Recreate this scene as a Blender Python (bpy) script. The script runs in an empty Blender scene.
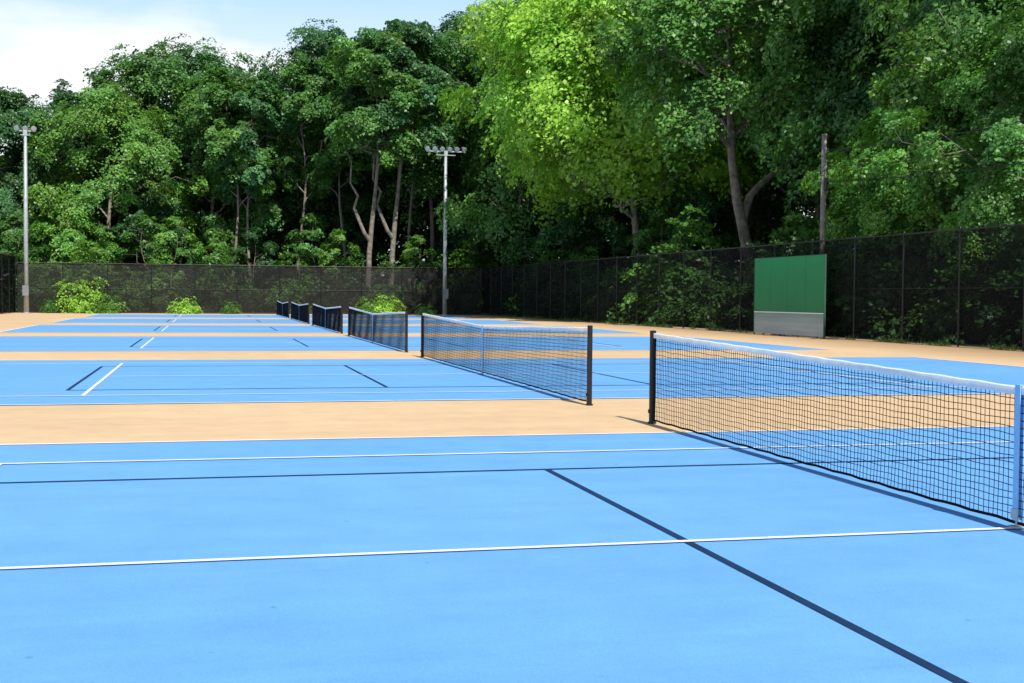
import bpy, bmesh, math, random
import numpy as np
from mathutils import Vector, Matrix
random.seed(4); RNG=np.random.default_rng(7)
SC=bpy.context.scene
COL=SC.collection
P=15.28; HP=1.012; HC=0.86; NW=6.464
# ---------------------------------------------------------------- materials
def new_mat(name):
    m=bpy.data.materials.new(name); m.use_nodes=True
    nt=m.node_tree
    for n in list(nt.nodes): nt.nodes.remove(n)
    out=nt.nodes.new('ShaderNodeOutputMaterial')
    return m,nt,out
def N(nt,t,**kw):
    n=nt.nodes.new(t)
    for k,v in kw.items(): setattr(n,k,v)
    return n
def noise(nt,vec,scale,detail=4,rough=0.55):
    n=N(nt,'ShaderNodeTexNoise'); n.inputs['Scale'].default_value=scale
    n.inputs['Detail'].default_value=detail; n.inputs['Roughness'].default_value=rough
    nt.links.new(vec,n.inputs['Vector']); return n
def ramp(nt,fac,stops):
    r=N(nt,'ShaderNodeValToRGB')
    el=r.color_ramp.elements
    while len(el)<len(stops): el.new(0.5)
    for e,(p,c) in zip(el,stops): e.position=p; e.color=(c[0],c[1],c[2],1)
    nt.links.new(fac,r.inputs['Fac']); return r
def mixc(nt,mode,fac,a,b):
    m=N(nt,'ShaderNodeMix',data_type='RGBA',blend_type=mode)
    if isinstance(fac,(int,float)): m.inputs[0].default_value=fac
    else: nt.links.new(fac,m.inputs[0])
    for s,i in ((a,6),(b,7)):
        if isinstance(s,tuple): m.inputs[i].default_value=(s[0],s[1],s[2],1)
        else: nt.links.new(s,m.inputs[i])
    return m.outputs[2]
def maprange(nt,val,a,b):
    m=N(nt,'ShaderNodeMapRange'); m.inputs[1].default_value=a; m.inputs[2].default_value=b
    nt.links.new(val,m.inputs[0]); return m.outputs[0]
def simple(name,c,rough=0.6,metal=0,var=0.15,scale=6,bump=0.0,spec=0.4,zgrad=None,stretch=None):
    """zgrad=(z0,z1,stops)"""
    m,nt,out=new_mat(name)
    tc=N(nt,'ShaderNodeTexCoord'); vec=tc.outputs['Object']
    if stretch:
        mp=N(nt,'ShaderNodeMapping'); mp.inputs['Scale'].default_value=stretch; nt.links.new(vec,mp.inputs['Vector']); vec=mp.outputs['Vector']
    n=noise(nt,vec,scale)
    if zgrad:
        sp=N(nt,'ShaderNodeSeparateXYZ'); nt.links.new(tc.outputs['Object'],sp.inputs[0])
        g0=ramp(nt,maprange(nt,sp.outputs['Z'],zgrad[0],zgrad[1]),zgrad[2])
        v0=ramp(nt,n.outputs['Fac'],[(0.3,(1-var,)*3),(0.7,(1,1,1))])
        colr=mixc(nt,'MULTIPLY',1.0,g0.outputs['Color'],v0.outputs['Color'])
    else:
        colr=ramp(nt,n.outputs['Fac'],[(0.3,tuple(x*(1-var) for x in c)),(0.7,tuple(min(1,x*(1+var)) for x in c))]).outputs['Color']
    b=N(nt,'ShaderNodeBsdfPrincipled'); b.inputs['Roughness'].default_value=rough; b.inputs['Metallic'].default_value=metal
    b.inputs['Specular IOR Level'].default_value=spec
    nt.links.new(colr,b.inputs['Base Color'])
    if bump:
        bp=N(nt,'ShaderNodeBump'); bp.inputs['Strength'].default_value=bump; bp.inputs['Distance'].default_value=0.02
        n2=noise(nt,tc.outputs['Object'],scale*8); nt.links.new(n2.outputs['Fac'],bp.inputs['Height']); nt.links.new(bp.outputs['Normal'],b.inputs['Normal'])
    nt.links.new(b.outputs['BSDF'],out.inputs['Surface'])
    return m
def acrylic(name,c,c2,stain=0.08,edge=False):
    m,nt,out=new_mat(name)
    g=N(nt,'ShaderNodeNewGeometry'); v=g.outputs['Position']
    n1=noise(nt,v,0.30,6,0.6); n2=noise(nt,v,2.3,5,0.65); n3=noise(nt,v,130,3,0.6)
    base=ramp(nt,n1.outputs['Fac'],[(0.32,c),(0.68,c2)]).outputs['Color']
    f2=ramp(nt,n2.outputs['Fac'],[(0.33,(1-stain,)*3),(0.62,(1,1,1))]).outputs['Color']
    base=mixc(nt,'MULTIPLY',1.0,base,f2)
    f3=ramp(nt,n3.outputs['Fac'],[(0.3,(0.86,)*3),(0.7,(1.08,)*3)]).outputs['Color']
    base=mixc(nt,'MULTIPLY',1.0,base,f3)
    mp=N(nt,'ShaderNodeMapping'); mp.inputs['Scale'].default_value=(0.25,3.2,1.0); nt.links.new(v,mp.inputs['Vector'])
    n6=noise(nt,mp.outputs['Vector'],1.0,5,0.6)
    f6=ramp(nt,n6.outputs['Fac'],[(0.35,(0.95,0.955,0.96)),(0.65,(1.03,1.03,1.03))]).outputs['Color']
    base=mixc(nt,'MULTIPLY',1.0,base,f6)
    mp=N(nt,'ShaderNodeMapping'); mp.inputs['Scale'].default_value=(1.0,6.0,1.0); mp.inputs['Rotation'].default_value=(0,0,0.6); nt.links.new(v,mp.inputs['Vector'])
    n4=noise(nt,mp.outputs['Vector'],1.4,8,0.72)
    f4=ramp(nt,n4.outputs['Fac'],[(0.60,(1,1,1)),(0.74,(0.80,0.82,0.85))]).outputs['Color']
    base=mixc(nt,'MULTIPLY',1.0,base,f4)
    vo=N(nt,'ShaderNodeTexVoronoi'); vo.inputs['Scale'].default_value=2.3; nt.links.new(v,vo.inputs['Vector'])
    f5=ramp(nt,vo.outputs['Distance'],[(0.02,(0.36,0.36,0.34)),(0.05,(1,1,1))]).outputs['Color']
    n5=noise(nt,v,0.8,3,0.5); k5=ramp(nt,n5.outputs['Fac'],[(0.46,(0,0,0)),(0.58,(1,1,1))]).outputs['Color']
    base=mixc(nt,'MULTIPLY',k5,base,f5)
    if edge:
        sp=N(nt,'ShaderNodeSeparateXYZ'); nt.links.new(v,sp.inputs[0])
        ad=N(nt,'ShaderNodeMath',operation='ADD'); nt.links.new(sp.outputs['X'],ad.inputs[0])
        ml=N(nt,'ShaderNodeMath',operation='MULTIPLY'); nt.links.new(n2.outputs['Fac'],ml.inputs[0]); ml.inputs[1].default_value=3.0
        nt.links.new(ml.outputs[0],ad.inputs[1])
        e0=ramp(nt,maprange(nt,ad.outputs[0],14.0,18.0),[(0.0,(1,1,1)),(1.0,(0.62,0.57,0.52))]).outputs['Color']
        base=mixc(nt,'MULTIPLY',1.0,base,e0)
    b=N(nt,'ShaderNodeBsdfPrincipled'); b.inputs['Roughness'].default_value=0.82; b.inputs['Specular IOR Level'].default_value=0.25
    nt.links.new(base,b.inputs['Base Color'])
    bp=N(nt,'ShaderNodeBump'); bp.inputs['Strength'].default_value=0.35; bp.inputs['Distance'].default_value=0.004
    nt.links.new(n3.outputs['Fac'],bp.inputs['Height']); nt.links.new(bp.outputs['Normal'],b.inputs['Normal'])
    nt.links.new(b.outputs['BSDF'],out.inputs['Surface'])
    return m
M_blue=acrylic('court_blue',(0.150,0.405,0.79),(0.175,0.44,0.83))
M_tan=acrylic('court_tan',(0.72,0.50,0.285),(0.80,0.565,0.335),0.10,True)
M_white=acrylic('line_white',(0.86,0.88,0.90),(0.9,0.9,0.9),0.05)
M_navy=acrylic('line_navy',(0.006,0.035,0.10),(0.01,0.045,0.12),0.2)
def ground_mat(name,stops):
    m,nt,out=new_mat(name)
    g=N(nt,'ShaderNodeNewGeometry'); v=g.outputs['Position']
    n1=noise(nt,v,0.4,8,0.6)
    c=ramp(nt,n1.outputs['Fac'],stops)
    b=N(nt,'ShaderNodeBsdfPrincipled'); b.inputs['Roughness'].default_value=0.95
    nt.links.new(c.outputs['Color'],b.inputs['Base Color']); nt.links.new(b.outputs['BSDF'],out.inputs['Surface']); return m
M_ground=ground_mat('woodland_floor',[(0.3,(0.02,0.03,0.012)),(0.5,(0.04,0.06,0.018)),(0.75,(0.07,0.055,0.03))])
def leaf_mat():
    m,nt,out=new_mat('leaves')
    a=N(nt,'ShaderNodeAttribute'); a.attribute_name='tint'
    oi=N(nt,'ShaderNodeObjectInfo')
    c=mixc(nt,'MULTIPLY',1.0,oi.outputs['Color'],a.outputs['Color'])
    b=N(nt,'ShaderNodeBsdfPrincipled'); b.inputs['Roughness'].default_value=0.42; b.inputs['Specular IOR Level'].default_value=0.45
    nt.links.new(c,b.inputs['Base Color'])
    t=N(nt,'ShaderNodeBsdfTranslucent')
    c2=mixc(nt,'MULTIPLY',1.0,c,(1.6,1.7,0.5)); nt.links.new(c2,t.inputs['Color'])
    mx=N(nt,'ShaderNodeMixShader'); mx.inputs[0].default_value=0.28
    nt.links.new(b.outputs['BSDF'],mx.inputs[1]); nt.links.new(t.outputs['BSDF'],mx.inputs[2])
    nt.links.new(mx.outputs['Shader'],out.inputs['Surface']); return m
M_leaf=leaf_mat()
M_bark=simple('bark',(0.23,0.20,0.16),0.9,var=0.45,scale=3,bump=0.6,spec=0.1)
M_black=simple('black_steel',(0.010,0.010,0.012),0.45,0.0,0.2,10)
M_net=simple('net_cord',(0.008,0.010,0.016),0.9,0,0.2,30,spec=0.1)
M_tape=simple('net_tape_white',(0.80,0.84,0.88),0.75,0,0.08,9)
M_strap=simple('strap_blue',(0.28,0.54,0.86),0.7,0,0.10,9)
M_galv=simple('galvanised_steel',(0.46,0.49,0.50),0.5,0.3,0.15,4)
M_lamp=simple('lamp_housing',(0.30,0.31,0.32),0.4,0.4,0.1,5)
M_glass=simple('lamp_glass',(0.7,0.74,0.78),0.1,0.0,0.05,5,spec=0.8)
M_wood=simple('weathered_pole_wood',(0.27,0.235,0.20),0.9,0,0.3,4,bump=0.5,spec=0.1)
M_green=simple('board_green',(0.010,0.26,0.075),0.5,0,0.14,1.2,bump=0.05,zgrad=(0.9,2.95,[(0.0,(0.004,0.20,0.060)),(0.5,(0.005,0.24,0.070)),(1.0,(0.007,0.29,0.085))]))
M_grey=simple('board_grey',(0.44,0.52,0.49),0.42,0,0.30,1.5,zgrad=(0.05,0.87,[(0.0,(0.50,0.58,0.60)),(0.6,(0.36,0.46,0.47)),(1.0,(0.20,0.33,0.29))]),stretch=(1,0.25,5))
M_boardframe=simple('board_frame',(0.03,0.10,0.06),0.6,0,0.15,2)
def screen_mat(name,lo,hi,f0,f1):
    m,nt,out=new_mat(name)
    g=N(nt,'ShaderNodeNewGeometry'); v=g.outputs['Position']
    n=noise(nt,v,0.5,5,0.6); n2=noise(nt,v,0.17,3,0.5)
    c=ramp(nt,n.outputs['Fac'],[(0.3,lo),(0.7,hi)])
    b=N(nt,'ShaderNodeBsdfDiffuse'); nt.links.new(c.outputs['Color'],b.inputs['Color'])
    t=N(nt,'ShaderNodeBsdfTransparent')
    f=ramp(nt,n2.outputs['Fac'],[(0.35,(f0,)*3),(0.65,(f1,)*3)])
    mx=N(nt,'ShaderNodeMixShader'); nt.links.new(f.outputs['Color'],mx.inputs[0])
    nt.links.new(t.outputs['BSDF'],mx.inputs[1]); nt.links.new(b.outputs['BSDF'],mx.inputs[2])
    nt.links.new(mx.outputs['Shader'],out.inputs['Surface']); return m
M_screen=screen_mat('fence_screen',(0.027,0.026,0.026),(0.044,0.041,0.040),0.60,0.74)
M_screen2=screen_mat('fence_screen_black',(0.010,0.010,0.012),(0.019,0.019,0.021),0.58,0.74)
M_screen3=screen_mat('fence_screen_dense',(0.008,0.008,0.011),(0.014,0.014,0.018),0.85,0.92)
# ---------------------------------------------------------------- helpers
def add_obj(name,data,parent=None,loc=None):
    o=bpy.data.objects.new(name,data); COL.objects.link(o)
    if parent is not None: o.parent=parent
    if loc is not None: o.location=loc
    return o
def mesh_from(name,verts,faces,mats,midx=None,smooth=False):
    me=bpy.data.meshes.new(name); me.from_pydata([tuple(v) for v in verts],[],faces)
    for m in mats: me.materials.append(m)
    if midx is not None: me.polygons.foreach_set('material_index',midx)
    if smooth: me.polygons.foreach_set('use_smooth',[True]*len(me.polygons))
    me.update(); return me
def quads_mesh(name,V,mats,k=4,tint=None,midx=None):
    n=V.shape[0]; me=bpy.data.meshes.new(name)
    me.vertices.add(n*k); me.vertices.foreach_set('co',V.reshape(-1).astype(np.float32))
    me.loops.add(n*k); me.loops.foreach_set('vertex_index',np.arange(n*k,dtype=np.int32))
    me.polygons.add(n); me.polygons.foreach_set('loop_start',np.arange(0,n*k,k,dtype=np.int32))
    for m in mats: me.materials.append(m)
    me.update(calc_edges=True)
    if tint is not None:
        at=me.color_attributes.new('tint','FLOAT_COLOR','POINT')
        c=np.ones((n,k,4),dtype=np.float32); c[:,:,:3]=tint[:,None,:]
        at.data.foreach_set('color',c.reshape(-1))
    return me
class Geo:
    def __init__(s): s.v=[]; s.f=[]; s.m=[]
    def box(s,a,b,m=0,bev=0):
        x0,y0,z0=a; x1,y1,z1=b; o=len(s.v)
        s.v+=[(x0,y0,z0),(x1,y0,z0),(x1,y1,z0),(x0,y1,z0),(x0,y0,z1),(x1,y0,z1),(x1,y1,z1),(x0,y1,z1)]
        s.f+=[(o,o+3,o+2,o+1),(o+4,o+5,o+6,o+7),(o,o+1,o+5,o+4),(o+1,o+2,o+6,o+5),(o+2,o+3,o+7,o+6),(o+3,o,o+4,o+7)]; s.m+=[m]*6
    def tube(s,pts,rad,n=8,m=0,cap=True):
        pts=[Vector(p) for p in pts]; o=len(s.v); L=len(pts)
        ref=None
        for i,p in enumerate(pts):
            d=(pts[min(i+1,L-1)]-pts[max(i-1,0)]).normalized()
            if ref is None:
                ref=Vector((1,0,0)) if abs(d.x)<0.8 else Vector((0,1,0))
            a=(ref-d*ref.dot(d)).normalized(); ref=a; b=d.cross(a)
            for k in range(n):
                t=2*math.pi*k/n; q=p+(a*math.cos(t)+b*math.sin(t))*rad[i]; s.v.append(tuple(q))
        for i in range(L-1):
            for k in range(n):
                k2=(k+1)%n; s.f.append((o+i*n+k,o+i*n+k2,o+(i+1)*n+k2,o+(i+1)*n+k)); s.m.append(m)
        if cap:
            s.f.append(tuple(o+k for k in range(n))[::-1]); s.m.append(m)
            s.f.append(tuple(o+(L-1)*n+k for k in range(n))); s.m.append(m)
    def mesh(s,name,mats,smooth=False):
        return mesh_from(name,s.v,s.f,mats,s.m,smooth)
# ---------------------------------------------------------------- ground + courts
def sheet(name,x0,y0,x1,y1,z,mat):
    me=mesh_from(name,[(x0,y0,z),(x1,y0,z),(x1,y1,z),(x0,y1,z)],[(0,1,2,3)],[mat])
    o=add_obj(name,me); o['kind']='structure'; return o
sheet('ground',-1500,-1500,1500,1500,-0.02,M_ground)
sheet('court_apron',-18.2,-24,17.6,87.6,-0.008,M_tan)
for c in range(-1,6):
    cy=c*P
    sheet('tennis_court',-11.9,cy-5.5,11.9,cy+5.5,-0.004,M_blue)
def lines_mesh(name,rects,z,mat,cy):
    v=[];f=[]
    for (x0,y0,x1,y1) in rects:
        o=len(v); v+=[(x0,y0+cy,z),(x1,y0+cy,z),(x1,y1+cy,z),(x0,y1+cy,z)]; f.append((o,o+1,o+2,o+3))
    ob=add_obj(name,mesh_from(name,v,f,[mat])); ob['kind']='structure'
w=0.026
for c in range(-1,6):
    cy=c*P
    nv=[]
    for s in (-1,1):
        nv.append((-6.73,s*3.05-w,6.73,s*3.05+w))
        for X in (2.13,6.705): nv.append((s*X-w,-3.05+w,s*X+w,3.05-w))
    lines_mesh('court_marking',nv,0.0,M_navy,cy)
    wr=[]
    for s in (-1,1):
        wr.append((-11.885,s*5.485-w,11.885,s*5.485+w))
        wr.append((-11.78,s*4.115-w,11.78,s*4.115+w))
        wr.append((s*11.885-(0.10 if s>0 else 0),-5.485+w,s*11.885+(0 if s>0 else 0.10),5.485-w))
        wr.append((s*6.40-w,-4.115+w,s*6.40+w,4.115-w))
        wr.append((min(s*11.78,s*11.6),-w,max(s*11.78,s*11.6),w))
    wr.append((-6.40+w,-w,6.40-w,w))
    lines_mesh('court_marking',wr,0.004,M_white,cy)
# ---------------------------------------------------------------- tennis net
def topz(y): return HC+(HP-0.02-HC)*(abs(y)/NW)
def build_net():
    g=Geo(); S=0.0026
    def xo(y,z):
        k=z/1.0
        return 0.010*math.sin(y*1.1)*math.sin(math.pi*min(1,k))+0.004*math.sin(y*3.7+k*3)
    inner=NW-0.045
    n=int(2*inner/0.050)
    nseg=4
    for i in range(n+1):
        y=-inner+2*inner*i/n; zt=topz(y)-0.03
        pts=[]
        for k in range(nseg+1):
            z=0.035+(zt-0.035)*k/nseg
            pts.append((xo(y,z)*(0 if abs(y)>inner-0.02 else 1),y+0.005*math.sin(i*1.3+k),z))
        g.tube(pts,[S]*len(pts),4,0,False)
    rows=18
    for r in range(rows+1):
        t=r/rows; pts=[]
        m=int(2*inner/0.14)
        for i in range(m+1):
            y=-inner+2*inner*i/m; zt=topz(y)-0.03
            z=0.035+(zt-0.035)*t+0.004*math.sin(i*1.9+r)
            pts.append((xo(y,z),y,z))
        g.tube(pts,[S if r else 0.010]*len(pts),4,0,False)
    mesh=g.mesh('net_mesh',[M_net])
    m=200; v=[];f=[]
    for i in range(m+1):
        y=-inner-0.01+2*(inner+0.01)*i/m; z=topz(y)+0.002*math.sin(i*0.9)
        a=0.006; x0=0.3*xo(y,0.6)
        prof=[(x0-a-0.003,z-0.050+0.003*math.sin(i*1.1)),(x0*.3-a,z-0.008),(0,z+0.002),(a+x0*.3,z-0.008),(x0+a+0.003,z-0.050)]
        for (x,zz) in prof: v.append((x,y,zz))
    for i in range(m):
        for k in range(4): o=i*5; f.append((o+k,o+k+1,o+k+6,o+k+5))
    tape=mesh_from('net_tape',v,f,[M_tape],None,True)
    g=Geo()
    g.tube([(0,0,-0.01),(0,0,0.012),(0,0,0.013)],[0.048,0.048,0.036],16)
    g.tube([(0,0,0.012),(0,0,HP-0.01),(0,0,HP),(0,0,HP+0.008)],[0.034,0.034,0.037,0.028],16)
    g.tube([(-0.036,0,0.11),(-0.036,0,0.15)],[0.012,0.012],8)
    post=g.mesh('net_post',[M_black],False)
    g=Geo(); g.box((-0.005,-0.02,0.03),(0.005,0.02,HP-0.06))
    for k in range(7):
        z=0.08+k*0.13; g.tube([(0,-0.02,z),(0,0.02,z+0.02)],[0.009,0.009],5)
    band=g.mesh('side_band',[M_net])
    g=Geo(); g.box((-0.018,-0.025,0.05),(-0.012,0.025,HC+0.006)); g.box((0.012,-0.025,0.05),(0.018,0.025,HC+0.006)); g.box((-0.018,-0.025,HC+0.006),(0.018,0.025,HC+0.012))
    g.box((-0.026,-0.03,0.06),(-0.0185,0.03,0.12),1)
    g.tube([(0,0,0.0),(0,0,0.06)],[0.012,0.012],8,1)
    g.box((-0.04,-0.04,0.0065),(0.04,0.04,0.014),1)
    strap=g.mesh('centre_strap',[M_strap,M_galv])
    return mesh,tape,post,band,strap
NM=build_net()
for c in range(0,6):
    e=add_obj('tennis_net',None,None,(0,c*P,0)); e['category']='tennis net'; e['group']='tennis nets across the courts'
    e['label']='black tennis net with white headband between black posts'
    e.empty_display_size=0.3
    add_obj('mesh',NM[0],e); add_obj('headband',NM[1],e)
    for s in (-1,1): add_obj('post',NM[2],e,(0,s*NW,0))
    for s in (-1,1): add_obj('side_band',NM[3],e,(0,s*(NW-0.065),0))
    add_obj('centre_strap',NM[4],e)
# ---------------------------------------------------------------- fences
def build_fence(a,b,label,mat,FH=3.5):
    a=Vector((a[0],a[1],0)); b=Vector((b[0],b[1],0)); d=b-a; L=d.length
    e=add_obj('chain_link_fence',None,None,a); e['category']='fence'; e['label']=label
    e.rotation_euler=(0,0,math.atan2(d.y,d.x)); e['group']='fence runs around the courts'
    n=max(1,round(L/3.05)); g=Geo(); g.tube([(0,0,-0.02),(0,0,FH+0.05),(0,0,FH+0.09)],[0.030,0.030,0.012],10)
    pm=g.mesh('fence_post',[M_black])
    for i in range(n+1): add_obj('post',pm,e,(L*i/n,0,0))
    g=Geo()
    g.tube([(0,0,FH),(L,0,FH)],[0.024,0.024],8); add_obj('top_rail',g.mesh('top_rail',[M_black]),e)
    g=Geo(); g.tube([(0,0,FH*0.5),(L,0,FH*0.5)],[0.010,0.010],6); add_obj('middle_rail',g.mesh('mid_rail',[M_black]),e)
    g=Geo(); g.tube([(0,0,0.06),(L,0,0.06)],[0.012,0.012],6); add_obj('bottom_rail',g.mesh('bottom_rail',[M_black]),e)
    v=[];f=[];m=int(L/0.4)
    for i in range(m+1):
        x=L*i/m
        for z in (0.05,1.2,2.4,FH-0.02): v.append((x,0.05+0.02*math.sin(x*2.1+z)*math.sin(z),z))
    for i in range(m):
        for k in range(3): o=i*4+k; f.append((o,o+4,o+5,o+1))
    add_obj('mesh_screen',mesh_from('mesh_screen',v,f,[mat],None,True),e)
    return e
build_fence((-17.6,87.0),(15.4,87.0),'tall black chain-link fence with dark windscreen along the court ends',M_screen)
build_fence((15.45,86.9),(17.9,0.0),'long black chain-link fence beside the practice wall',M_screen2)
build_fence((-17.7,20),(-17.7,86.9),'taller black chain-link fence beside the wooded court edge',M_screen3,3.9)
# ---------------------------------------------------------------- practice board
def board():
    e=add_obj('practice_wall',None,None,(16.25,36.65,0)); e['category']='practice wall'
    e['label']='green tennis practice wall with grey lower panel by the fence'
    e.rotation_euler=(0,0,0.03)
    hw=2.72;H=2.95;zs=0.90
    g=Geo(); g.box((0,-hw,zs),(0.05,hw,H)); 
    for i in range(1,4): g.box((-0.004,-hw+i*1.36-0.006,zs+.01),(-0.001,-hw+i*1.36+0.006,H-.01))
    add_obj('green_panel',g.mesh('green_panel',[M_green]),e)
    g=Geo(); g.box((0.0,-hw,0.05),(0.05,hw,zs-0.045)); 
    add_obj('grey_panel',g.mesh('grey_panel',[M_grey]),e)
    g=Geo(); g.box((-0.012,-hw,zs-0.042),(0.06,hw,zs-0.003)); add_obj('divider_line',g.mesh('divider',[M_white]),e)
    g=Geo()
    g.box((-0.01,-hw-0.03,0),(0.06,-hw-0.003,H+0.02)); g.box((-0.01,hw+0.003,0),(0.06,hw+0.03,H+0.02)); g.box((-0.01,-hw-0.003,H+0.002),(0.06,hw+0.003,H+0.02))
    add_obj('frame',g.mesh('frame',[M_boardframe]),e)
    for y in (-2.1,-0.7,0.7,2.1):
        g=Geo(); g.tube([(0.10,y,0),(0.10,y,H-0.1)],[0.045,0.045],10)
        add_obj('support',g.mesh('support',[M_black]),e)
board()
# ---------------------------------------------------------------- light poles
def lampmesh():
    g=Geo()
    ax=Vector((0,-0.80,-0.60)); o=Vector((0,-0.05,0.17)); k=0.66
    g.tube([o-ax*0.26*k,o-ax*0.12*k,o+ax*0.02*k,o+ax*0.16*k,o+ax*0.20*k],[0.12*k,0.17*k,0.22*k,0.30*k,0.30*k],12,0)
    g.tube([(0,0,-0.03),(0,0,0.14)],[0.03,0.03],6,0)
    hs=g.mesh('lamp_housing',[M_lamp],False)
    g=Geo(); g.tube([o+ax*0.201*k,o+ax*0.215*k],[0.265*k,0.255*k],12,0); gl=g.mesh('lamp_glass',[M_glass])
    return hs,gl
HS,GL=lampmesh()
def light_pole(x,y,H,n,width,label):
    e=add_obj('floodlight_pole',None,None,(x,y,0)); e['category']='light pole'; e['group']='floodlight poles beside the courts'; e['label']=label
    g=Geo(); g.tube([(0,0,-0.02),(0,0,0.04)],[0.28,0.28],12); g.tube([(0,0,0.02),(0,0,H*0.5),(0,0,H)],[0.17,0.14,0.10],14)
    add_obj('pole',g.mesh('pole',[M_galv],True),e)
    g=Geo(); g.box((-width/2,-0.05,H-0.06),(width/2,0.05,H+0.03))
    g.box((-width/4,-0.04,H-0.32),(width/4,0.04,H-0.26))
    g.box((-0.13,-0.12,H-0.35),(0.13,0.12,H+0.035))
    add_obj('crossarm',g.mesh('crossarm',[M_galv]),e)
    for i in range(n):
        l=add_obj('floodlight',HS,e,(-width/2+0.12+(width-0.24)*i/(n-1),-0.02,H+0.03)); l.rotation_euler=(0,0,(i-n/2+.5)*0.16)
        add_obj('lens',GL,l)
    g=Geo(); g.box((-0.2,-0.36,1.2),(0.2,-0.175,1.9)); add_obj('switch_box',g.mesh('switch_box',[M_lamp]),e)
light_pole(12.4,85.6,12.1,6,2.9,'tall grey steel floodlight pole with row of lamps')
light_pole(-16.75,84.9,12.4,3,1.3,'tall grey floodlight pole with small lamp cluster')
def utility_pole():
    e=add_obj('utility_pole',None,None,(18.35,38.0,0)); e['category']='utility pole'; e['label']='weathered wooden utility pole with wires behind the fence'
    g=Geo(); g.tube([(0,0,-0.1),(0,0,4),(0,0,7.75)],[0.115,0.11,0.10],12); add_obj('pole',g.mesh('wood_pole',[M_wood],True),e)
    g=Geo(); g.tube([(0,-0.21,5.55),(0,-0.21,6.05)],[0.085,0.085],10); add_obj('junction_box',g.mesh('junction',[M_black]),e)
    im=Geo(); im.tube([(0,-0.11,0),(0,-0.16,0.02),(0,-0.2,0.10),(0,-0.2,0.16)],[0.03,0.03,0.05,0.03],8); im=im.mesh('insulator',[M_lamp])
    for z in (7.1,6.45): add_obj('insulator',im,e,(0,0,z-0.1))
    for z in (7.1,6.45,5.9):
        pts=[(-i*0.02,-0.22-i*2.0,z-0.5*math.sin(math.pi*i/12)) for i in range(13)]
        g=Geo(); g.tube(pts,[0.018]*13,5); add_obj('wire',g.mesh('wire',[M_black]),e)
utility_pole()
# ---------------------------------------------------------------- trees
def norm(a): return a/np.maximum(1e-9,np.linalg.norm(a,axis=-1,keepdims=True))
def leaves_from_sprays(rng,C,NRM,R,per,leaf,tintS):
    s=len(C)
    ref=norm(rng.normal(size=(s,3))); A=norm(np.cross(NRM,ref)); B=np.cross(NRM,A)
    ang=rng.uniform(0,2*np.pi,(s,per)); rr=np.sqrt(rng.uniform(0,1,(s,per)))*R[:,None]
    rr=rr*(1+0.4*np.sin(3*ang+rng.uniform(0,6.28,(s,1))))
    h=-0.35*rr**2/np.maximum(R[:,None],.1)+rng.normal(0,0.10,(s,per))*R[:,None]
    pos=C[:,None,:]+A[:,None,:]*(np.cos(ang)*rr)[...,None]+B[:,None,:]*(np.sin(ang)*rr)[...,None]+NRM[:,None,:]*h[...,None]
    pos=pos.reshape(-1,3)
    n=norm(np.repeat(NRM,per,0)+rng.normal(0,0.36,(s*per,3)))
    t=norm(np.cross(n,rng.normal(size=(s*per,3)))); b=np.cross(n,t)
    L=leaf*rng.uniform(0.65,1.3,(s*per,1)); W=L*rng.uniform(0.55,0.85,(s*per,1))
    V=np.stack([pos-t*L*.5, pos+b*W*.5-t*L*0.05, pos+t*L*.5-n*L*.12, pos-b*W*.5-t*L*0.05],1)
    tint=np.repeat(tintS,per,0)*rng.uniform(0.85,1.16,(s*per,1))
    return V,tint
def curve(rng,p0,p1,sag,n=6,wob=0.08):
    p0=np.array(p0,float);p1=np.array(p1,float);L=np.linalg.norm(p1-p0);o=[]
    for i in range(n+1):
        t=i/n; q=p0+(p1-p0)*t; q[2]+=sag*math.sin(math.pi*t)*L
        if 0<i<n: q+=rng.normal(0,wob*L/ n,3)
        o.append(tuple(q))
    return o
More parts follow.
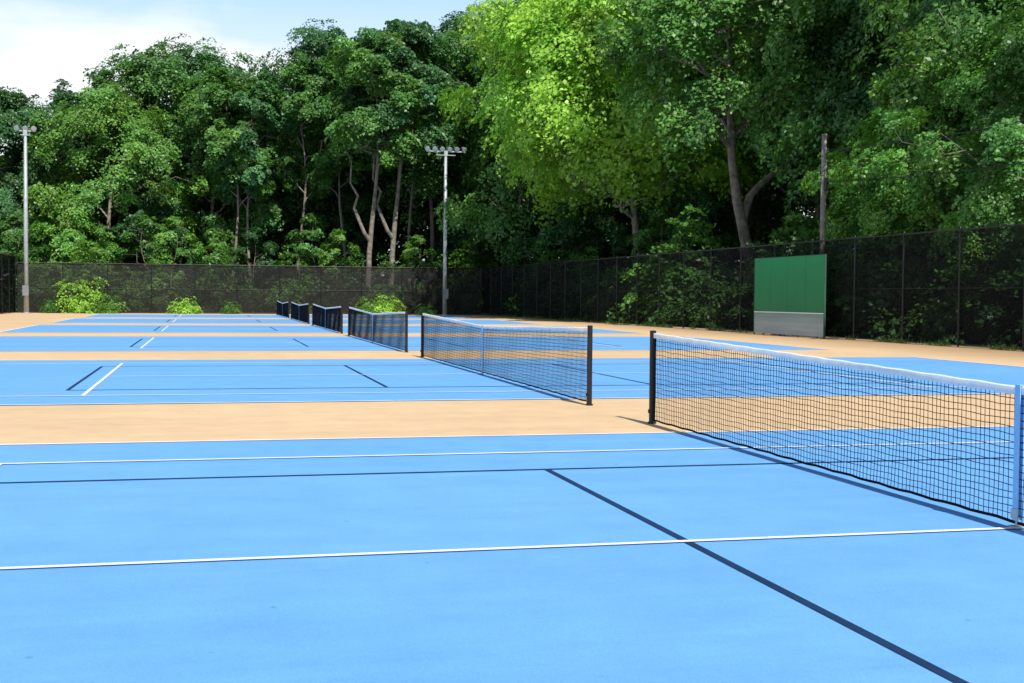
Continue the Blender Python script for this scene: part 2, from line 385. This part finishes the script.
def make_tree(seed,H,R,cb,leaf=0.24,nprim=17,per=40,spc=15,lean=0.0,trunk_r=0.24,name='tree',fork=0,sides=5,wig=0.25,spread=0.88,flean=0.16):
    rng=np.random.default_rng(seed); g=Geo()
    n=9; tp=[]
    lx,ly=rng.normal(0,lean,2)
    if fork: lx=flean
    for i in range(n+1):
        t=i/n; tp.append((lx*H*t*(1.2-t*.5)+wig*math.sin(i*0.9+seed),ly*H*t*t+wig*math.cos(i*0.7+seed)-wig,H*0.9*t-0.1))
    tp[0]=(0,0,-0.15)
    g.tube(tp,[trunk_r*1.25]+[trunk_r*(1-0.88*i/n) for i in range(1,n+1)],9)
    def tat(z):
        t=min(1,max(0,(z+0.1)/(H*0.9)))*n; i=min(n-1,int(t)); f=t-i
        return np.array(tp[i])*(1-f)+np.array(tp[i+1])*f
    clumps=[]
    if fork:
        p0=tat(H*0.24); p1=p0+np.array([-R*fork,-R*.1,H*.32])
        g.tube(curve(rng,p0,p1,-0.05,6,0.25),[trunk_r*(.66-.08*k) for k in range(7)],8,0,False); clumps.append((p1,R*.28))
    az=rng.uniform(0,6.28)
    for i in range(nprim):
        t=i/(nprim-1); z0=H*(cb*0.75+(0.86-cb*0.75)*t)
        az+=2.4+rng.normal(0,0.35)
        prof=math.sin(math.pi*(0.22+0.72*t))**0.7
        Lr=R*prof*rng.uniform(0.72,1.15)
        rise=rng.uniform(0.15,0.6)*Lr+0.8*(1-t)
        p0=tat(z0); p1=p0+np.array([math.cos(az)*Lr,math.sin(az)*Lr,rise])
        p1[2]=min(p1[2],H*0.97)
        pth=curve(rng,p0,p1,0.07,6,0.5)
        r0=trunk_r*(0.42-0.24*t)
        g.tube(pth,[r0*(1-0.85*k/6) for k in range(7)],6,0,False)
        clumps.append((p1,R*rng.uniform(0.18,0.28)))
        subs=(2,3,4,5,5,4)[:sides]
        for k in subs:
            b0=np.array(pth[k]); a2=az+rng.choice([-1,1])*rng.uniform(0.4,1.3); l2=Lr*rng.uniform(0.25,0.55)
            b1=b0+np.array([math.cos(a2)*l2,math.sin(a2)*l2,rng.uniform(-0.25,0.8)*l2+0.2])
            g.tube(curve(rng,b0,b1,0.05,3,0.4),[r0*.35,r0*.25,r0*.15,r0*.06],5,0,False)
            clumps.append((b1,R*rng.uniform(0.14,0.26)))
    top=tat(H*0.9)
    for k in range(5): clumps.append((top+rng.normal(0,R*0.13,3)+np.array([0,0,0.2]),R*rng.uniform(0.14,0.24)))
    ctr=np.array([tat(H*.5)[0],tat(H*.5)[1],H*0.5])
    C=[];NR=[];RR=[];TT=[]
    for (c,r) in clumps:
        cb_=rng.uniform(0.72,1.30); yel=rng.uniform(0.9,1.10)
        d=norm(rng.normal(size=(spc,3))); rad=r*rng.uniform(0.5,1.3,(spc,1))*spread
        q=c+d*rad*np.array([1,1,0.85]); 
        out=q-ctr; out[:,2]*=0.25; out=norm(out)
        nn=norm(np.array([0,0,0.68])+0.72*out+0.4*d+rng.normal(0,0.2,(spc,3)))
        C.append(q);NR.append(nn);RR.append(r*rng.uniform(0.34,0.72,spc))
        TT.append(np.tile([[cb_*yel,cb_,cb_*(2-yel)]],(spc,1))*rng.uniform(0.88,1.12,(spc,1)))
    C=np.concatenate(C);NR=np.concatenate(NR);RR=np.concatenate(RR);TT=np.concatenate(TT)
    V,ti=leaves_from_sprays(rng,C,NR,RR,per,leaf,TT)
    crown=quads_mesh(name+'_crown',V,[M_leaf],4,ti)
    trunk=g.mesh(name+'_trunk',[M_bark],True)
    return trunk,crown
def make_shrub(seed,H,R,leaf,sprays,per):
    rng=np.random.default_rng(seed); g=Geo()
    d=norm(rng.normal(size=(sprays,3))); d[:,2]=np.abs(d[:,2])
    lump=1+0.25*np.sin(d[:,0:1]*5+seed)*np.cos(d[:,1:2]*4)
    q=d*rng.uniform(0.45,1.15,(sprays,1))*lump*np.array([R,R,H])
    q[:,2]=np.maximum(0.12,q[:,2])
    for i in range(0,sprays,max(1,sprays//16)):
        g.tube(curve(rng,(rng.normal(0,.1),rng.normal(0,.1),-0.05),tuple(q[i]),0.1,4,0.3),[0.03,0.025,0.018,0.012,0.006],5,0,False)
    nn=norm(np.array([0,0,0.8])+0.8*d+rng.normal(0,0.25,(sprays,3)))
    br=rng.uniform(0.7,1.25,(sprays,1))
    V,ti=leaves_from_sprays(rng,q,nn,min(R,H)*rng.uniform(0.16,0.36,sprays),per,leaf,np.tile([[1,1,1]],(sprays,1))*br)
    return g.mesh('shrub_stems',[M_bark],True),quads_mesh('shrub_leaves',V,[M_leaf],4,ti)
TREES={
 'A':make_tree(11,22,5.6,0.30),
 'B':make_tree(22,24,6.2,0.42,lean=0.02),
 'C':make_tree(33,20,5.2,0.22,nprim=16),
 'D':make_tree(44,26,7.2,0.28,nprim=20,per=42),
 'E':make_tree(55,18,5.5,0.18,leaf=0.21,nprim=17,per=50),
 'F':make_tree(66,25,4.8,0.62,trunk_r=0.27,nprim=14,wig=0.22,fork=0.5,flean=0.04),
 'K':make_tree(19,23,3.6,0.55,lean=0.03,trunk_r=0.17,nprim=12,wig=0.3),
 'H':make_tree(68,24,6.4,0.55,trunk_r=0.40,fork=0.8,wig=0.4),
 'M':make_tree(91,21,7.9,0.38,leaf=0.26,nprim=26,per=42,spc=17,sides=6,trunk_r=0.28,spread=0.95),
 'G':make_tree(77,9,3.6,0.12,leaf=0.20,nprim=11,per=40,trunk_r=0.10),
 'S':make_tree(83,8.5,2.2,0.30,leaf=0.20,nprim=9,per=26,spc=8,sides=3,trunk_r=0.07,lean=0.03),
}
SHR=[make_shrub(5,2.4,1.9,0.17,120,40),make_shrub(9,1.6,1.5,0.14,100,36),make_shrub(14,3.4,2.0,0.19,140,40)]
MID=(0.100,0.235,0.050); DK=(0.045,0.130,0.036); BR=(0.270,0.475,0.066); YL=(0.150,0.315,0.056); BL=(0.072,0.19,0.062)
def tree(kind,x,y,s=1.0,col=MID,rot=None,label=None,grp='trees of the wood around the courts',sz=None):
    e=add_obj('tree',None,None,(x,y,-0.02)); e['category']='tree'; e['group']=grp
    e['label']=label or ('slender leafy sapling standing behind the black fence' if kind=='S' else 'tall leafy green tree standing behind the black fence')
    e.rotation_euler=(0,0,random.uniform(0,6.28) if rot is None else rot)
    e.scale=(s,s,sz or s)
    t=add_obj('trunk',TREES[kind][0],e); c=add_obj('crown',TREES[kind][1],e)
    j=random.uniform(0.88,1.12); c.color=(col[0]*j,col[1]*j,col[2]*j,1)
    return e
CX,CY=-4.778,-6.675; YAW=0.2375; F=1262.
def at(u,d):
    l=(u-512)/F*d
    return CX+d*math.sin(YAW)+l*math.cos(YAW), CY+d*math.cos(YAW)-l*math.sin(YAW)
for (k,u,d,s,c) in [
 ('C',-60,108,0.92,DK),('C',-8,104,0.95,BL),('A',38,112,0.72,MID),('G',62,98,0.85,YL),('A',74,108,0.90,DK),('E',112,103,1.02,YL),
 ('A',146,110,1.08,MID),('D',186,118,0.98,BL),('S',178,97,0.9,YL),('C',216,106,1.02,MID),('K',232,101,0.88,MID),('K',252,101,0.86,BL),('B',262,107,0.88,MID),('S',215,98,0.8,YL),
 ('A',284,114,0.96,BL),('K',300,102,0.92,MID),('D',328,116,1.02,DK),('S',312,98,0.95,MID),('F',368,97,0.93,MID),('F',391,98,0.97,BL),('K',345,104,0.98,MID),
 ('B',428,108,1.06,MID),('K',412,103,1.0,DK),('S',335,97.5,0.80,YL),('S',420,98,0.75,YL),('D',470,114,1.05,MID),('B',500,108,1.1,BL),('G',470,106,0.9,DK),
 ('D',400,125,1.05,DK),('D',455,128,1.15,DK),('D',520,122,1.2,DK),('S',140,96,.9,MID),('S',95,95,.8,YL),('S',20,95,.9,MID),('S',255,96,.8,DK),
 ('C',340,112,.8,DK),('C',300,118,.9,DK),('G',160,104,1.1,DK),
 ]:
    x,y=at(u,d); tree(k,x,y,s,c,rot=(0.0 if k=='F' else None))
for i,u in enumerate(range(-60,500,42)):
    x,y=at(u+random.uniform(-10,10),124+random.uniform(-3,5)); tree(random.choice('ABC'),x,y,(0.78 if u<90 else random.uniform(0.90,1.02) if u<430 else 1.1),DK)
for (k,u,d,s,c,lb) in [
 ('M',630,80,1.06,BR,'broad sunlit yellow-green maple leaning over the fence'),('E',548,97,1.2,MID,None),('F',530,98,1.0,MID,None),
 ('D',700,94,1.1,DK,None),('B',645,98,1.15,DK,None),('D',738,88,1.0,MID,None),('H',762,66,0.92,MID,'tall tree with forked leaning trunk behind the fence'),
 ('D',812,80,1.05,MID,None),('D',868,66,0.95,MID,None),('B',905,60,0.95,DK,None),('D',965,56,0.9,MID,None),('D',1030,50,0.9,MID,None),
 ('A',1000,62,1.1,DK,None),('D',1100,46,0.85,MID,None),('E',928,50,0.62,YL,None),('E',975,46,0.62,YL,None),('E',1045,41,0.62,MID,None),
 ('G',690,80,0.9,DK,None),('G',640,90,1.1,DK,None),('G',560,92,1.0,DK,None),('S',790,62,0.7,MID,None),('G',872,62,0.8,YL,None),('S',905,47,0.7,YL,None),
 ('S',660,78,.9,MID,None),
 ]:
    x,y=at(u,d); tree(k,x,y,s,c,label=lb,rot=(math.pi+0.2 if k=='H' else None))
for u,d in [(580,112),(640,108),(700,104),(760,96),(820,90),(880,84),(940,78),(1000,74),(1060,70),(610,125),(730,120)]:
    x,y=at(u,d); tree('D',x,y,1.1,DK)
def shrub(k,x,y,s,col,label='leafy green shrub growing along the black fence'):
    e=add_obj('shrub',SHR[k][1],None,(x,y,-0.02)); e['category']='shrub'; e['group']='shrubs along the fences'; e['label']=label
    e.rotation_euler=(0,0,random.uniform(0,6.28)); e.scale=(s,s,s*random.uniform(0.85,1.2)); j=random.uniform(0.85,1.15)
    e.color=(col[0]*j,col[1]*j,col[2]*j,1)
    add_obj('stems',SHR[k][0],e)
x=-26
while x<18:
    shrub(2,x,89.6+random.uniform(0,2),random.uniform(0.7,1.25),random.choice([MID,DK,YL,DK])); x+=random.uniform(1.8,3.2)
y=6
while y<88:
    xf=17.9-2.45*y/86.9
    shrub(random.choice([0,2]),xf+2.4+random.uniform(0,2),y,random.uniform(0.8,1.3),random.choice([MID,DK,MID])); y+=random.uniform(1.8,3.0)
for (u,k,s,c) in [(88,0,0.8,BR),(112,1,0.8,YL),(186,1,0.75,BR),(300,1,0.5,YL),(385,1,0.85,BR),(368,1,0.7,YL),(230,1,0.5,MID),(60,1,.5,MID),(428,1,.5,YL)]:
    x,_=at(u,93); shrub(k,x,86.1,s,c,'bright green weedy shrub in front of the fence')
def woodland():
    rng=np.random.default_rng(21); n=5200
    a=rng.uniform(-20,1130,n); d=np.where(a<500,rng.uniform(112,140,n),rng.uniform(98,112,n)*(1-0.33*np.clip((a-500)/520,0,1.2))+14)
    l=(a-512)/F*d
    X=CX+d*math.sin(YAW)+l*math.cos(YAW); Y=CY+d*math.cos(YAW)-l*math.sin(YAW)
    Z=rng.uniform(0,1,n)**1.2*(9+3*np.sin(X*0.21)+2*np.sin(X*.7))
    C=np.stack([X,Y,Z],1); nn=norm(np.array([-0.1,-0.5,0.7])+rng.normal(0,0.35,(n,3)))
    V,ti=leaves_from_sprays(rng,C,nn,rng.uniform(0.7,1.5,n),26,0.5,np.ones((n,3))*rng.uniform(0.6,1.3,(n,1)))
    o=add_obj('woodland_undergrowth',quads_mesh('woodland',V,[M_leaf],4,ti)); o['kind']='stuff'; o.color=(0.036,0.095,0.028,1)
woodland()
def weeds():
    rng=np.random.default_rng(3); n=9000
    y=rng.uniform(18,86,n); m=np.sin(y*0.9)+np.sin(y*2.3+1)+rng.normal(0,0.5,n)>0.3; y=y[m]; n=len(y)
    x=17.9-2.45*y/86.9-0.05-np.abs(rng.normal(0,0.12,n))
    p=np.stack([x,y,np.zeros(n)-0.01],1); h=rng.uniform(0.05,0.25,(n,1)); d=rng.normal(0,0.5,(n,3)); d[:,2]=1; d=norm(d)
    t=norm(np.cross(d,rng.normal(size=(n,3))))*0.012
    V=np.stack([p-t,p+t,p+d*h],1)
    me=quads_mesh('weeds',V,[M_leaf],3,np.ones((n,3))*rng.uniform(0.7,1.3,(n,1)))
    o=add_obj('weeds',me); o['kind']='stuff'; o.color=(0.10,0.17,0.04,1)
weeds()
# ---------------------------------------------------------------- light + world
EL=math.radians(50); sx,sy=0.13,-1.0; l=math.hypot(sx,sy); sx/=l; sy/=l
sd=Vector((sx*math.cos(EL),sy*math.cos(EL),math.sin(EL)))
L=bpy.data.lights.new('sun','SUN'); L.energy=5.0; L.angle=math.radians(0.5); L.color=(1,0.97,0.91)
lo=add_obj('sun',L); lo.rotation_euler=sd.to_track_quat('Z','Y').to_euler(); lo.location=(0,-20,40)
W=bpy.data.worlds.new('World'); SC.world=W; W.use_nodes=True; nt=W.node_tree
for n in list(nt.nodes): nt.nodes.remove(n)
out=nt.nodes.new('ShaderNodeOutputWorld'); bg=nt.nodes.new('ShaderNodeBackground')
sk=nt.nodes.new('ShaderNodeTexSky'); sk.sky_type='NISHITA'; sk.sun_disc=False; sk.sun_elevation=EL; sk.sun_rotation=math.atan2(sx,sy)
sk.air_density=1.0; sk.dust_density=0.5; sk.ozone_density=1.0
tc=nt.nodes.new('ShaderNodeTexCoord'); mp=nt.nodes.new('ShaderNodeMapping'); mp.inputs['Scale'].default_value=(1,1,3.5); mp.inputs['Location'].default_value=(0.35,0.1,0.2)
nt.links.new(tc.outputs['Generated'],mp.inputs['Vector'])
nz=noise(nt,mp.outputs['Vector'],4.0,6,0.5)
rp=ramp(nt,nz.outputs['Fac'],[(0.48,(0,0,0)),(0.70,(1,1,1))])
sep=nt.nodes.new('ShaderNodeSeparateXYZ'); nt.links.new(tc.outputs['Generated'],sep.inputs[0])
zr=ramp(nt,sep.outputs['Z'],[(0.15,(0.85,0.85,0.85)),(0.225,(0.1,0.1,0.1))])
ad=nt.nodes.new('ShaderNodeMath'); ad.operation='ADD'; ad.use_clamp=True
nt.links.new(rp.outputs['Color'],ad.inputs[0]); nt.links.new(zr.outputs['Color'],ad.inputs[1])
hz=mixc(nt,'MIX',ad.outputs[0],(4.9,7.8,11.0),(10.4,10.9,11.4))
hr=ramp(nt,sep.outputs['Z'],[(0.22,(1,1,1)),(0.45,(0,0,0))])
mc=mixc(nt,'MIX',hr.outputs['Color'],sk.outputs['Color'],hz)
nt.links.new(mc,bg.inputs['Color']); bg.inputs['Strength'].default_value=0.10
nt.links.new(bg.outputs['Background'],out.inputs['Surface'])
# ---------------------------------------------------------------- camera
cam=bpy.data.cameras.new('camera'); co=add_obj('camera',cam); SC.camera=co
cam.sensor_width=36; cam.lens=F/1024*36; cam.clip_end=5000; cam.clip_start=0.05
pitch,roll=0.0353,0.0082
fw=Vector((math.sin(YAW)*math.cos(pitch),math.cos(YAW)*math.cos(pitch),-math.sin(pitch)))
rt=Vector((math.cos(YAW),-math.sin(YAW),0)); up=rt.cross(fw)
r=math.cos(roll)*rt+math.sin(roll)*up; u=-math.sin(roll)*rt+math.cos(roll)*up
m=Matrix((( r.x,u.x,-fw.x,CX),(r.y,u.y,-fw.y,CY),(r.z,u.z,-fw.z,1.377),(0,0,0,1)))
co.matrix_world=m
SC.view_settings.view_transform='Standard'; SC.view_settings.look='None'; SC.view_settings.exposure=0
